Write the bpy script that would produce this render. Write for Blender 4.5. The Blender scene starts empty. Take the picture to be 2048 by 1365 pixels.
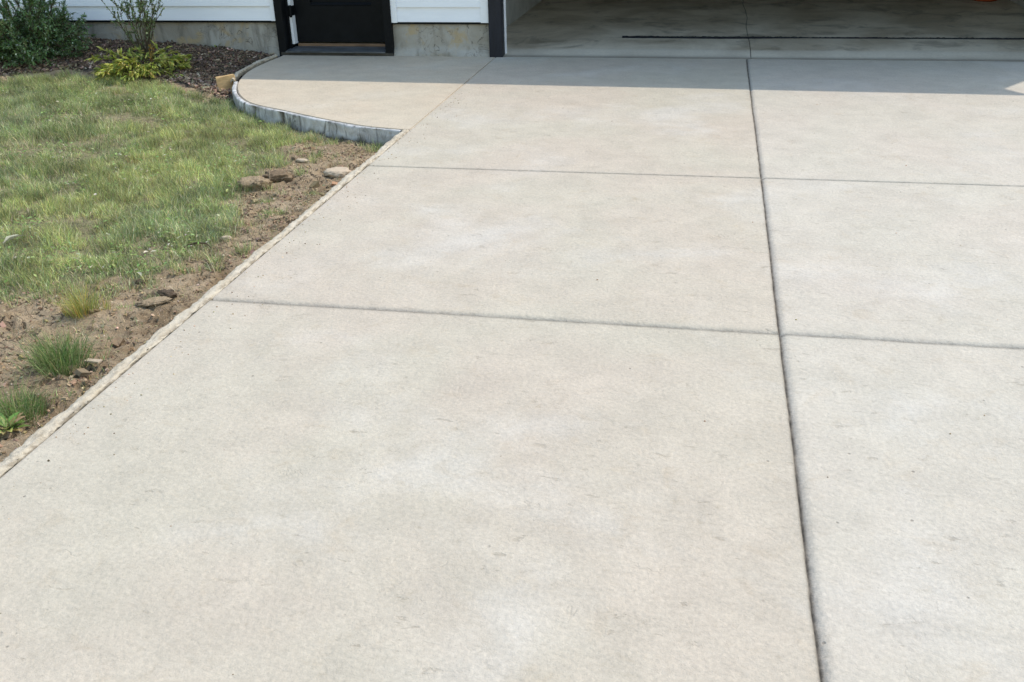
import bpy, bmesh, math, random
import numpy as np
from mathutils import Vector, Matrix

random.seed(7)
RNG = np.random.default_rng(11)
SC = bpy.context.scene
COL = SC.collection
R = math.radians

# ------------------------------------------------------------------ camera
F_PX, PITCH, ROLL, YAW, CAM_H = 1930.07, 0.453827, -0.027107, -0.205927, 1.5
PW, PH = 2048.0, 1365.0
FWD = np.array([math.sin(YAW) * math.cos(PITCH), math.cos(YAW) * math.cos(PITCH), -math.sin(PITCH)])
_r0 = np.array([math.cos(YAW), -math.sin(YAW), 0.0])
_u0 = np.cross(_r0, FWD)
RGT = math.cos(ROLL) * _r0 + math.sin(ROLL) * _u0
UPV = -math.sin(ROLL) * _r0 + math.cos(ROLL) * _u0
cam_data = bpy.data.cameras.new("camera")
cam_data.sensor_width = 36.0
cam_data.sensor_fit = 'HORIZONTAL'
cam_data.lens = F_PX / PW * 36.0
cam_data.clip_start = 0.05
cam_data.clip_end = 1000.0
cam = bpy.data.objects.new("camera", cam_data)
COL.objects.link(cam)
cam.matrix_world = Matrix(((RGT[0], UPV[0], -FWD[0], 0), (RGT[1], UPV[1], -FWD[1], 0),
                           (RGT[2], UPV[2], -FWD[2], CAM_H), (0, 0, 0, 1)))
SC.camera = cam

# ------------------------------------------------------------------ sky and sun
SUN_AZ, SUN_EL = R(55), R(55)          # azimuth measured from +Y towards +X
world = bpy.data.worlds.new("World")
SC.world = world
world.use_nodes = True
wn = world.node_tree
bg = wn.nodes["Background"]
sky = wn.nodes.new("ShaderNodeTexSky")
sky.sky_type = 'NISHITA'
sky.sun_disc = False
sky.sun_elevation = SUN_EL
sky.sun_rotation = SUN_AZ
sky.air_density = 1.9
sky.dust_density = 1.0
sky.ozone_density = 1.0
wn.links.new(sky.outputs[0], bg.inputs[0])
bg.inputs[1].default_value = 0.15
sun_data = bpy.data.lights.new("sun", 'SUN')
sun_data.energy = 2.0
sun_data.angle = R(0.53)
sun_data.color = (1.0, 0.915, 0.80)
sun = bpy.data.objects.new("sun", sun_data)
COL.objects.link(sun)
SDIR = Vector((math.cos(SUN_EL) * math.sin(SUN_AZ), math.cos(SUN_EL) * math.cos(SUN_AZ), math.sin(SUN_EL)))
sun.rotation_euler = SDIR.to_track_quat('Z', 'Y').to_euler()
SC.view_settings.view_transform = 'Standard'
SC.view_settings.look = 'None'
SC.view_settings.exposure = 0.66
SC.view_settings.gamma = 1.0
SC.cycles.max_bounces = 8


# ------------------------------------------------------------------ helpers
def at(px, py, z=0.0):
    """Where the sight line through a point of the photo meets the level z (used to survey the place)."""
    d = FWD + RGT * (px - PW / 2) / F_PX - UPV * (py - PH / 2) / F_PX
    p = np.array([0, 0, CAM_H]) + d * ((z - CAM_H) / d[2])
    return p


def _hash(ix, iy, seed):
    n = (ix.astype(np.int64) * 374761393 + iy.astype(np.int64) * 668265263 + seed * 982451653) & 0xffffffff
    n = ((n ^ (n >> 13)) * 1274126177) & 0xffffffff
    n = n ^ (n >> 16)
    return (n & 0xffff) / 65535.0


def vnoise(x, y, seed=0):
    x = np.asarray(x, float); y = np.asarray(y, float)
    ix = np.floor(x); iy = np.floor(y)
    fx = x - ix; fy = y - iy
    fx = fx * fx * (3 - 2 * fx); fy = fy * fy * (3 - 2 * fy)
    a = _hash(ix, iy, seed); b = _hash(ix + 1, iy, seed)
    c = _hash(ix, iy + 1, seed); d = _hash(ix + 1, iy + 1, seed)
    return (a * (1 - fx) + b * fx) * (1 - fy) + (c * (1 - fx) + d * fx) * fy


def fbm(x, y, seed=0, octs=4, gain=0.5):
    s = 0; a = 1; t = 0
    for o in range(octs):
        s = s + a * vnoise(x * 2 ** o + 17.3 * o, y * 2 ** o - 9.1 * o, seed + o)
        t += a; a *= gain
    return s / t


def sstep(a, b, v):
    t = np.clip((v - a) / (b - a), 0, 1)
    return t * t * (3 - 2 * t)


def inpoly(x, y, poly):
    x = np.asarray(x); y = np.asarray(y)
    c = np.zeros(x.shape, bool)
    n = len(poly)
    for i in range(n):
        x1, y1 = poly[i]; x2, y2 = poly[(i + 1) % n]
        if y1 == y2:
            continue
        k = ((y1 > y) != (y2 > y)) & (x < (x2 - x1) * (y - y1) / (y2 - y1) + x1)
        c ^= k
    return c


def dist_line(x, y, pts):
    d = np.full(np.shape(x), 1e9)
    for (x1, y1), (x2, y2) in zip(pts[:-1], pts[1:]):
        dx, dy = x2 - x1, y2 - y1
        t = np.clip(((x - x1) * dx + (y - y1) * dy) / (dx * dx + dy * dy + 1e-12), 0, 1)
        d = np.minimum(d, np.hypot(x - x1 - t * dx, y - y1 - t * dy))
    return d


def tag(o, label=None, cat=None, group=None, kind=None):
    if label: o["label"] = label
    if cat: o["category"] = cat
    if group: o["group"] = group
    if kind: o["kind"] = kind
    return o


def empty(name, loc=(0, 0, 0), rz=0.0):
    o = bpy.data.objects.new(name, None)
    o.location = loc
    o.rotation_euler = (0, 0, rz)
    o.empty_display_size = 0.05
    COL.objects.link(o)
    return o


def link(name, me, mats, parent=None, smooth=False):
    o = bpy.data.objects.new(name, me)
    for m in (mats if isinstance(mats, (list, tuple)) else [mats]):
        me.materials.append(m)
    COL.objects.link(o)
    if parent is not None:
        o.parent = parent
    if smooth:
        me.polygons.foreach_set("use_smooth", np.ones(len(me.polygons), bool))
    return o


def fast_mesh(name, v, quads=None, tris=None, cols=None, smooth=True, attrs=None):
    """numpy arrays -> mesh; cols is one RGB per vertex."""
    me = bpy.data.meshes.new(name)
    v = np.asarray(v, np.float32)
    nq = 0 if quads is None else len(quads)
    nt = 0 if tris is None else len(tris)
    me.vertices.add(len(v)); me.vertices.foreach_set("co", v.ravel())
    loops = []
    if nq: loops.append(np.asarray(quads, np.int32).ravel())
    if nt: loops.append(np.asarray(tris, np.int32).ravel())
    loops = np.concatenate(loops)
    me.loops.add(len(loops)); me.loops.foreach_set("vertex_index", loops)
    me.polygons.add(nq + nt)
    starts = np.concatenate([np.arange(nq) * 4, nq * 4 + np.arange(nt) * 3]).astype(np.int32)
    me.polygons.foreach_set("loop_start", starts)
    me.update(calc_edges=True)
    me.polygons.foreach_set("use_smooth", np.full(nq + nt, smooth, bool))
    if cols is not None:
        a = me.attributes.new("col", 'FLOAT_COLOR', 'POINT')
        c4 = np.ones((len(v), 4), np.float32); c4[:, :3] = cols
        a.data.foreach_set("color", c4.ravel())
    for k, val in (attrs or {}).items():
        a = me.attributes.new(k, 'FLOAT', 'POINT')
        a.data.foreach_set("value", np.asarray(val, np.float32).ravel())
    me.validate()
    return me


def grid_quads(nx, ny):
    i = np.arange(nx - 1)[:, None] * ny + np.arange(ny - 1)[None, :]
    i = i.ravel()
    return np.stack([i, i + ny, i + ny + 1, i + 1], -1)


class MB:
    """collects boxes and polygons into one mesh"""
    def __init__(self):
        self.bm = bmesh.new()

    def box(self, x0, x1, y0, y1, z0, z1, bevel=0.0):
        r = bmesh.ops.create_cube(self.bm, size=1.0)
        vs = r["verts"]
        for v in vs:
            v.co = Vector((x0 + (v.co.x + .5) * (x1 - x0), y0 + (v.co.y + .5) * (y1 - y0), z0 + (v.co.z + .5) * (z1 - z0)))
        if bevel > 0:
            es = list({e for v in vs for e in v.link_edges})
            bmesh.ops.bevel(self.bm, geom=es, offset=bevel, segments=2, affect='EDGES', profile=0.7)
        return self

    def poly(self, pts):
        self.bm.faces.new([self.bm.verts.new(p) for p in pts])
        return self

    def prism(self, prof, x0, x1):
        """profile in (y,z) swept along x"""
        a = [self.bm.verts.new((x0, p[0], p[1])) for p in prof]
        b = [self.bm.verts.new((x1, p[0], p[1])) for p in prof]
        n = len(prof)
        for i in range(n):
            self.bm.faces.new((a[i], a[(i + 1) % n], b[(i + 1) % n], b[i]))
        self.bm.faces.new(a[::-1]); self.bm.faces.new(b)
        return self

    def build(self, name, mat, parent=None, smooth=False):
        bmesh.ops.recalc_face_normals(self.bm, faces=self.bm.faces)
        me = bpy.data.meshes.new(name)
        self.bm.to_mesh(me); self.bm.free()
        return link(name, me, mat, parent, smooth)


# ------------------------------------------------------------------ materials
class NT:
    """short-hand for building node trees"""
    def __init__(self, name):
        self.m = bpy.data.materials.new(name)
        self.m.use_nodes = True
        self.t = self.m.node_tree
        self.b = self.t.nodes["Principled BSDF"]
        self.b.inputs["Specular IOR Level"].default_value = 0.3
        self.pos = self.t.nodes.new("ShaderNodeTexCoord").outputs["Object"]

    def n(self, kind, **kw):
        nd = self.t.nodes.new(kind)
        for k, v in kw.items():
            setattr(nd, k, v)
        return nd

    def put(self, sock, val):
        if isinstance(val, bpy.types.NodeSocket):
            self.t.links.new(val, sock)
        elif isinstance(val, (tuple, list)) and len(val) == 3 and sock.type == 'RGBA':
            sock.default_value = (*val, 1)
        else:
            sock.default_value = val

    def noise(self, scale, detail=4, rough=0.5, dist=0.0, vec=None, off=None):
        nd = self.n("ShaderNodeTexNoise")
        v = vec if vec is not None else self.pos
        if off is not None:
            v = self.vadd(v, off)
        self.put(nd.inputs["Vector"], v)
        nd.inputs["Scale"].default_value = scale
        nd.inputs["Detail"].default_value = detail
        nd.inputs["Roughness"].default_value = rough
        nd.inputs["Distortion"].default_value = dist
        return nd.outputs[0]

    def vadd(self, v, off):
        nd = self.n("ShaderNodeVectorMath", operation='ADD')
        self.put(nd.inputs[0], v); nd.inputs[1].default_value = off
        return nd.outputs[0]

    def vmul(self, v, s):
        nd = self.n("ShaderNodeVectorMath", operation='MULTIPLY')
        self.put(nd.inputs[0], v); nd.inputs[1].default_value = s
        return nd.outputs[0]

    def math(self, op, a, b=0.0, c=0.0):
        nd = self.n("ShaderNodeMath", operation=op)
        self.put(nd.inputs[0], a); self.put(nd.inputs[1], b); self.put(nd.inputs[2], c)
        return nd.outputs[0]

    def ramp(self, v, a, b, lo=0.0, hi=1.0):
        nd = self.n("ShaderNodeMapRange", interpolation_type='SMOOTHSTEP')
        self.put(nd.inputs["Value"], v)
        nd.inputs["From Min"].default_value = a; nd.inputs["From Max"].default_value = b
        nd.inputs["To Min"].default_value = lo; nd.inputs["To Max"].default_value = hi
        return nd.outputs["Result"]

    def mix(self, f, a, b, mode='MIX'):
        nd = self.n("ShaderNodeMix", data_type='RGBA', blend_type=mode)
        self.put(nd.inputs[0], f); self.put(nd.inputs[6], a); self.put(nd.inputs[7], b)
        return nd.outputs[2]

    def attr(self, name, out="Fac"):
        return self.n("ShaderNodeAttribute", attribute_name=name).outputs[out]

    def lines(self, scale, width, off, detail=3, dist=0.6, vec=None):
        """thin wandering crease lines: 1 on the line, 0 away from it"""
        n = self.noise(scale, detail, 0.55, dist, vec, off)
        return self.ramp(self.math('ABSOLUTE', self.math('SUBTRACT', n, 0.5)), 0.0, width, 1.0, 0.0)

    def bump(self, h, strength=0.5, dist=0.01, normal=None):
        nd = self.n("ShaderNodeBump")
        nd.inputs["Strength"].default_value = strength
        nd.inputs["Distance"].default_value = dist
        self.put(nd.inputs["Height"], h)
        if normal is not None: self.put(nd.inputs["Normal"], normal)
        self.put(self.b.inputs["Normal"], nd.outputs[0])
        return nd.outputs[0]

    def done(self, col, rough=0.8):
        self.put(self.b.inputs["Base Color"], col)
        self.put(self.b.inputs["Roughness"], rough)
        return self.m


def mat_concrete(name, pink, grey, pale, dirt_attr=True, k=1.0):
    m = NT(name)
    a = m.ramp(m.noise(0.75, 5, 0.55, 0.5), 0.36, 0.64)
    b = m.ramp(m.noise(1.15, 6, 0.6, 0.3, off=(31, 7, 0)), 0.50, 0.72)
    col = m.mix(a, grey, pink)
    sx_ = m.n("ShaderNodeSeparateXYZ"); m.put(sx_.inputs[0], m.pos)
    pour = m.ramp(sx_.outputs[0], 0.295, 0.305, 0.0, 0.28)          # the strip right of the long joint was poured paler
    col = m.mix(m.math('MULTIPLY', b, 0.6), col, pale)
    col = m.mix(pour, col, pale)
    # mid-size clouds, short flecks, fine speckle
    st = m.vmul(m.pos, (1.0, 1.2, 1.0))
    c = m.ramp(m.noise(5.0, 8, 0.68, 0.4, off=(3, 91, 0)), 0.25, 0.75, 0.905, 1.06)
    col = m.mix(1.0, col, c, 'MULTIPLY')
    w = m.ramp(m.noise(9.0, 6, 0.6, 0.8, off=(13, 1, 0)), 0.54, 0.78, 0, 0.5 * k)
    col = m.mix(w, col, m.mix(1.0, col, (0.90, 0.84, 0.76), 'MULTIPLY'))
    fl = m.noise(19.0, 8, 0.70, 0.35, st, (7, 31, 0))
    col = m.mix(m.ramp(fl, 0.56, 0.74, 0, 0.5), col, m.mix(1.0, col, (1.12, 1.12, 1.10), 'MULTIPLY'))
    col = m.mix(m.ramp(fl, 0.44, 0.28, 0, 0.65), col, m.mix(1.0, col, (0.83, 0.81, 0.77), 'MULTIPLY'))
    c2 = m.ramp(m.noise(75.0, 5, 0.75), 0.2, 0.8, 0.84, 1.12)
    col = m.mix(1.0, col, c2, 'MULTIPLY')
    # short creases and streaks pressed by the texture skins
    dash_n = m.noise(1.0, 5, 0.62, 0.5, m.vmul(m.pos, (13.0, 30.0, 1.0)), (3, 8, 0))
    dash = m.math('MULTIPLY', m.ramp(dash_n, 0.615, 0.68), m.ramp(m.noise(3.4, 5, 0.65, off=(9, 4, 0)), 0.44, 0.60))
    gate = m.ramp(m.noise(7.0, 3, 0.6, off=(19, 4, 0)), 0.55, 0.70)
    l1 = m.math('MULTIPLY', m.lines(4.5, 0.016, (5, 3, 0), 4, 0.5, st), gate)
    ln = m.math('MAXIMUM', m.math('MULTIPLY', l1, 0.5), dash)
    col = m.mix(m.math('MULTIPLY', ln, 0.36 * k), col, (0.25, 0.205, 0.15))
    # pits
    vo = m.n("ShaderNodeTexVoronoi")
    m.put(vo.inputs["Vector"], m.pos); vo.inputs["Scale"].default_value = 11.0
    pit = m.math('MULTIPLY', m.ramp(vo.outputs["Distance"], 0.03, 0.065, 1, 0), m.ramp(m.noise(4.0, 3, off=(2, 2, 0)), 0.49, 0.56))
    col = m.mix(m.math('MULTIPLY', pit, 0.55), col, (0.13, 0.11, 0.09))
    if dirt_attr:
        d = m.math('MULTIPLY', m.attr("dirt"), m.ramp(m.noise(16, 5, 0.7), 0.25, 0.7, 0.45, 1.0))
        col = m.mix(d, col, (0.06, 0.054, 0.045))
    h = m.math('ADD', m.math('MULTIPLY', m.noise(10.0, 10, 0.64, 0.25, st), 0.75), m.math('MULTIPLY', fl, 0.40))
    h = m.math('ADD', h, m.math('MULTIPLY', m.noise(55.0, 6, 0.72, 0.1), 0.42))
    h = m.math('SUBTRACT', h, m.math('MULTIPLY', ln, 0.22))
    h = m.math('SUBTRACT', h, m.math('MULTIPLY', pit, 0.25))
    m.bump(h, 0.52, 0.022)
    return m.done(col, 0.86)


M_DRIVE = mat_concrete("stamped_concrete", (0.518, 0.444, 0.360), (0.506, 0.453, 0.364), (0.585, 0.545, 0.488))
M_WALK = mat_concrete("walkway_concrete", (0.545, 0.455, 0.350), (0.535, 0.465, 0.362), (0.565, 0.51, 0.425))


def mat_floor():
    m = NT("garage_floor_concrete")
    st = m.vmul(m.pos, (1.0, 0.85, 1.0))
    a = m.ramp(m.noise(1.6, 7, 0.6, 0.6, st), 0.3, 0.7)
    col = m.mix(a, (0.44, 0.36, 0.255), (0.70, 0.61, 0.475))
    s = m.ramp(m.noise(2.6, 6, 0.65, 0.8, st, (8, 3, 0)), 0.50, 0.68)
    col = m.mix(m.math('MULTIPLY', s, 0.6), col, (0.19, 0.155, 0.11))
    col = m.mix(m.attr("lip"), col, m.mix(a, (0.50, 0.445, 0.36), (0.62, 0.56, 0.46)))
    col = m.mix(1.0, col, m.ramp(m.noise(40, 5, 0.7), 0.2, 0.8, 0.9, 1.08), 'MULTIPLY')
    col = m.mix(m.attr("dirt"), col, (0.05, 0.045, 0.04))
    m.bump(m.noise(14, 8, 0.6, 0.5), 0.3, 0.01)
    return m.done(col, 0.7)


def mat_ground():
    m = NT("soil")
    n1 = m.noise(3.0, 6, 0.6, 0.4); n2 = m.noise(26, 8, 0.7, 0.4)
    dirt = m.mix(m.ramp(n1, 0.35, 0.65), (0.50, 0.372, 0.236), (0.345, 0.248, 0.15))
    dirt = m.mix(m.ramp(n2, 0.52, 0.75), dirt, (0.56, 0.43, 0.29))
    dirt = m.mix(m.ramp(m.noise(15, 7, 0.7, 0.6, off=(4, 8, 0)), 0.52, 0.66, 0, 0.85), dirt, (0.115, 0.083, 0.052))
    cr = m.math('MULTIPLY', m.lines(7, 0.016, (3, 3, 0), 5, 0.9), m.ramp(m.noise(2.5, 3), 0.45, 0.6))
    dirt = m.mix(m.math('MULTIPLY', cr, 0.8), dirt, (0.05, 0.035, 0.022))
    thatch = m.mix(m.ramp(m.noise(5, 6, 0.65), 0.35, 0.65), (0.19, 0.185, 0.085), (0.40, 0.325, 0.195))
    thatch = m.mix(m.ramp(n2, 0.5, 0.7), thatch, (0.05, 0.05, 0.022))
    mulch = m.mix(m.ramp(m.noise(30, 6, 0.7), 0.4, 0.65), (0.08, 0.062, 0.05), (0.22, 0.165, 0.12))
    col = m.mix(m.attr("lawn"), dirt, thatch)
    col = m.mix(m.attr("mulch"), col, mulch)
    h = m.math('ADD', m.math('MULTIPLY', m.noise(22, 9, 0.68, 0.4), 1.0), m.math('MULTIPLY', cr, -0.5))
    m.bump(h, 1.0, 0.05)
    return m.done(col, 0.95)


def mat_col_attr(name, rough=0.7, transl=0.0, bump=0.0):
    m = NT(name)
    c = m.attr("col", "Color")
    if bump:
        m.bump(m.noise(60, 5, 0.6), bump, 0.01)
    m.done(c, rough)
    if transl > 0:
        tr = m.n("ShaderNodeBsdfTranslucent")
        m.put(tr.inputs["Color"], c)
        ms = m.n("ShaderNodeMixShader")
        ms.inputs[0].default_value = transl
        m.put(ms.inputs[1], m.b.outputs[0]); m.put(ms.inputs[2], tr.outputs[0])
        m.put(m.t.nodes["Material Output"].inputs["Surface"], ms.outputs[0])
    return m.m


def mat_plain(name, col, rough=0.5, var=0.06, scale=8.0, bump=0.05, spec=0.3, stretch=(1, 1, 1)):
    m = NT(name)
    m.b.inputs["Specular IOR Level"].default_value = spec
    v = m.vmul(m.pos, stretch)
    c = m.mix(1.0, col, m.ramp(m.noise(scale, 6, 0.65, 0.3, v), 0.25, 0.75, 1 - var, 1 + var), 'MULTIPLY')
    if bump: m.bump(m.noise(scale * 6, 5, 0.6, 0, v), bump, 0.01)
    return m.done(c, rough)


def mat_foundation():
    m = NT("foundation_concrete")
    a = m.ramp(m.noise(2.2, 6, 0.6, 0.5), 0.35, 0.65)
    col = m.mix(a, (0.33, 0.30, 0.25), (0.43, 0.41, 0.375))
    st = m.vmul(m.pos, (1.0, 1.0, 0.25))
    col = m.mix(m.ramp(m.noise(7, 5, 0.65, 0.4, st), 0.48, 0.66, 0, 0.75), col, (0.20, 0.185, 0.155))
    col = m.mix(m.ramp(m.noise(5, 5, 0.6, 0.6, off=(6, 6, 2)), 0.52, 0.66, 0, 0.8), col, (0.44, 0.34, 0.20))
    cr = m.math('MULTIPLY', m.lines(6, 0.012, (3, 0, 3), 5, 1.2), m.ramp(m.noise(3, 3), 0.45, 0.6))
    col = m.mix(m.math('MULTIPLY', cr, 0.85), col, (0.08, 0.07, 0.06))
    # rough mortar low on the wall
    sep = m.n("ShaderNodeSeparateXYZ"); m.put(sep.inputs[0], m.pos)
    h = m.math('ADD', m.math('MULTIPLY', m.noise(16, 7, 0.65, 0.4), 1.0), m.math('MULTIPLY', cr, -0.3))
    m.bump(h, 0.5, 0.02)
    return m.done(col, 0.9)


def mat_kerb():
    m = NT("kerb_face")
    st = m.vmul(m.pos, (1.0, 1.0, 0.35))
    col = m.mix(m.ramp(m.noise(6, 6, 0.65, 0.4), 0.35, 0.65), (0.44, 0.43, 0.42), (0.74, 0.73, 0.72))
    col = m.mix(m.ramp(m.noise(16, 6, 0.7, 0.8, st), 0.50, 0.62, 0, 0.85), col, (0.19, 0.185, 0.175))
    col = m.mix(m.ramp(m.noise(9, 6, 0.7, 0.3, st, (5, 2, 1)), 0.58, 0.70, 0, 0.8), col, (0.66, 0.66, 0.66))
    col = m.mix(m.attr("dirt"), col, (0.10, 0.085, 0.065))
    m.bump(m.noise(24, 8, 0.7, 0.5, st), 0.9, 0.03)
    return m.done(col, 0.85)


def mat_bead():
    m = NT("bead_concrete")
    col = m.mix(m.ramp(m.noise(7, 6, 0.6, 0.3), 0.35, 0.65), (0.52, 0.445, 0.335), (0.60, 0.53, 0.42))
    col = m.mix(m.ramp(m.noise(34, 7, 0.7, 0.4), 0.54, 0.70, 0, 0.7), col, (0.36, 0.295, 0.21))
    col = m.mix(m.attr("dirt"), col, (0.16, 0.12, 0.08))
    m.bump(m.noise(60, 8, 0.7, 0.3), 0.8, 0.012)
    return m.done(col, 0.92)


M_FLOOR = mat_floor(); M_SOIL = mat_ground(); M_FOUND = mat_foundation(); M_KERB = mat_kerb(); M_BEAD = mat_bead()
M_GRASS = mat_col_attr("grass_blades", 0.42, 0.38)
M_LEAF = mat_col_attr("leaves", 0.5, 0.25)
M_CHIP = mat_col_attr("bark_chips", 0.9, 0.0, 0.5)
M_CRUMB = mat_col_attr("soil_crumbs", 0.95, 0.0, 0.6)
M_SIDING = mat_plain("white_siding", (0.88, 0.89, 0.925), 0.5, 0.03, 3.0, 0.04, stretch=(1, 1, 6))
M_TRIM = mat_plain("white_trim", (0.88, 0.89, 0.925), 0.5, 0.02, 5.0, 0.02)
M_BLACK = mat_plain("black_paint", (0.0060, 0.0068, 0.0082), 0.5, 0.25, 9.0, 0.05, 0.12)
M_NAVY = mat_plain("black_trim_paint", (0.012, 0.014, 0.022), 0.5, 0.35, 12.0, 0.08, stretch=(1, 1, .3))
M_SILL = mat_plain("worn_sill", (0.085, 0.09, 0.095), 0.45, 0.5, 14.0, 0.2, stretch=(.4, 2, 1))
M_RISER = mat_plain("dark_riser", (0.055, 0.05, 0.042), 0.8, 0.5, 14.0, 0.3, stretch=(.5, 1, 2))
M_WOOD = mat_plain("bare_wood_strip", (0.20, 0.125, 0.075), 0.7, 0.35, 10.0, 0.2, stretch=(.4, 2, 2))
M_STAKE = mat_plain("fresh_lumber", (0.60, 0.40, 0.20), 0.75, 0.25, 12.0, 0.25, stretch=(1, 1, 4))
M_RUBBER = mat_plain("black_grime", (0.02, 0.02, 0.023), 0.85, 0.6, 30.0, 0.5)
M_INWALL = mat_plain("inner_wall_board", (0.52, 0.53, 0.53), 0.8, 0.1, 4.0, 0.1)
M_INBASE = mat_plain("inner_wall_base", (0.36, 0.36, 0.35), 0.85, 0.15, 5.0, 0.2)
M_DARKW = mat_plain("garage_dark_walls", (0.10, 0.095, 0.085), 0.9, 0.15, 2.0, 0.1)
M_ROOF = mat_plain("dark_shingles", (0.045, 0.045, 0.048), 0.9, 0.3, 20.0, 0.4)
M_STEM = mat_plain("brown_stems", (0.10, 0.07, 0.045), 0.85, 0.3, 30.0, 0.3)
M_ORANGE = mat_plain("orange_plastic", (0.36, 0.07, 0.02), 0.45, 0.1, 6.0, 0.03)
M_HANDLE = mat_plain("dull_metal", (0.3, 0.3, 0.3), 0.4, 0.1, 10.0, 0.02)

# ------------------------------------------------------------------ survey
XL, XC, Y1, Y2, YG = -1.887, 0.2957, 3.202, 5.132, 8.69
ARC_PX = [(555, 112), (520, 127), (490, 142), (470, 160), (465, 180), (475, 197), (500, 210), (560, 223), (640, 240), (720, 254), (800, 262)]
_arc = np.array([at(*a)[:2] for a in ARC_PX])
_arc[0] = (-3.955, 8.66)


def resample(pts, step):
    """Catmull-Rom through the points, then even steps"""
    pts = np.asarray(pts, float)
    ext = np.vstack([2 * pts[0] - pts[1], pts, 2 * pts[-1] - pts[-2]])
    out = []
    for i in range(1, len(ext) - 2):
        p0, p1, p2, p3 = ext[i - 1:i + 3]
        for t in np.linspace(0, 1, 24, endpoint=False):
            out.append(.5 * ((2 * p1) + (-p0 + p2) * t + (2 * p0 - 5 * p1 + 4 * p2 - p3) * t * t + (-p0 + 3 * p1 - 3 * p2 + p3) * t ** 3))
    out.append(pts[-1])
    out = np.array(out)
    s = np.concatenate([[0], np.cumsum(np.hypot(*np.diff(out, axis=0).T))])
    n = max(2, int(s[-1] / step) + 1)
    u = np.linspace(0, s[-1], n)
    return np.stack([np.interp(u, s, out[:, 0]), np.interp(u, s, out[:, 1])], -1), u


ARC, ARC_S = resample(_arc, 0.012)
ARC_END = ARC[-1]
WALK_POLY = [tuple(p) for p in ARC] + [(XL - .004, ARC_END[1]), (XL - .004, 8.80), (-3.955, 8.80)]

# ------------------------------------------------------------------ ground sheet
_lawn_px = [(0, 590), (60, 588), (120, 578), (180, 590), (230, 575), (330, 560), (400, 520), (440, 490), (470, 450), (470, 400), (500, 355), (560, 325), (585, 295), (600, 268)]
LAWN = [tuple(at(a, b, -.06)[:2]) for a, b in _lawn_px] + [(-3.0, 6.45), (-3.32, 6.66), (-3.55, 6.93)] + \
       [tuple(at(a, b, -.02)[:2]) for a, b in [(440, 192), (380, 178), (300, 166), (220, 158), (150, 152), (80, 158), (0, 162)]] + \
       [(-8, 7.7), (-30, 8.0), (-30, 2.2), (-6, 2.6), (-3.6, 2.95)]
MULCH = [tuple(at(a, b, -.02)[:2]) for a, b in [(470, 185), (440, 180), (380, 166), (300, 158), (220, 150), (150, 146), (80, 150), (0, 156)]] + \
        [(-9, 7.7), (-9.6, 8.8), (-3.9, 8.8), (-3.9, 7.9)]
PITS = [(at(500, 398, -.06)[:2], .075, .055), (at(562, 372, -.06)[:2], .06, .025), (at(340, 602, -.05)[:2], .05, .02)]


def zg(x, y, fine=True):
    x = np.asarray(x, float); y = np.asarray(y, float)
    b = -.045 - .035 * sstep(4.0, 5.6, y) * sstep(-4.5, -2.6, x)
    d = dist_line(x, y, [tuple(p) for p in ARC[::8]])
    b = b - .03 * np.exp(-(d / .35) ** 2)
    zw = np.interp(x, [-7.5, -5.8, -4.77, -4.07], [.13, .12, .07, -.02])
    w = sstep(7.15, 8.6, y)
    b = b * (1 - w) + zw * w
    b = b + .05 * (fbm(x * 1.1, y * 1.1, 3, 3) - .5)
    if fine:
        dirt = 1 - inpoly(x, y, LAWN)
        b = b + .055 * (fbm(x * 6, y * 6, 21, 4, .55) - .5) * (.5 + .5 * dirt)
        r = np.abs(fbm(x * 9, y * 9, 31, 4, .6) - .5)
        b = b + dirt * .034 * (sstep(0, .06, r) - 1) * sstep(.42, .6, fbm(x * 3, y * 3, 33, 3))
        b = b + dirt * .016 * (fbm(x * 38, y * 38, 41, 2) - .5)
    for (cx, cy), rad, dep in PITS:
        b = b - dep * np.exp(-(((x - cx) / rad) ** 2 + ((y - cy) / (rad * .8)) ** 2))
    near = np.exp(-((x - XL) / .06) ** 2)
    b = np.minimum(b, b * (1 - near) + near * (-.03))
    return b


def under(x, y):
    """true where slabs or the house lie on the ground"""
    return (x > XL - .045) | inpoly(x, y, WALK_POLY) | ((y > 8.75) & (x > -10.6))


def ramp_lines(a, b, step, lo, hi, grow=1.35):
    m = list(np.arange(a, b + 1e-6, step))
    L = []; s = step * 3; v = a
    while v > lo:
        v -= s; s *= grow; L.append(v)
    Rr = []; s = step * 3; v = m[-1]
    while v < hi:
        v += s; s *= grow; Rr.append(v)
    return np.array(L[::-1] + m + Rr)


gx = ramp_lines(-7.2, -1.80, .0165, -300, 300)
gy = ramp_lines(1.5, 8.78, .0185, -300, 300)
GX, GY = np.meshgrid(gx, gy, indexing='ij')
gxf, gyf = GX.ravel(), GY.ravel()
gz = zg(gxf, gyf)
inner = (gxf > -9) & (gxf < -1.6) & (gyf > 0) & (gyf < 9)
gz = np.where(inner, gz, np.where(gxf < -7, -.03, -.06))
gz = np.where(under(gxf, gyf), np.minimum(gz, -.16), gz)
gz = np.where((gxf > XL - .02) & (gxf < 7.0) & (gyf < 16), -.16, gz)
wob = .22 * (fbm(gxf * 4, gyf * 4, 201, 5, .7) - .5) * 2
wob2 = .22 * (fbm(gxf * 4, gyf * 4, 202, 5, .7) - .5) * 2
lawn_a = inpoly(gxf + wob, gyf + wob2, LAWN).astype(float)
lawn_a = np.where(inner, lawn_a, 1.0)
mulch_a = inpoly(gxf + wob * .6, gyf + wob2 * .6, MULCH).astype(float)
me = fast_mesh("ground", np.stack([gxf, gyf, gz], -1), grid_quads(len(gx), len(gy)), attrs={"lawn": lawn_a, "mulch": mulch_a})
tag(link("ground", me, M_SOIL), kind="structure")


def ground_z(x, y):
    return float(zg(np.array([x]), np.array([y]))[0])


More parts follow.
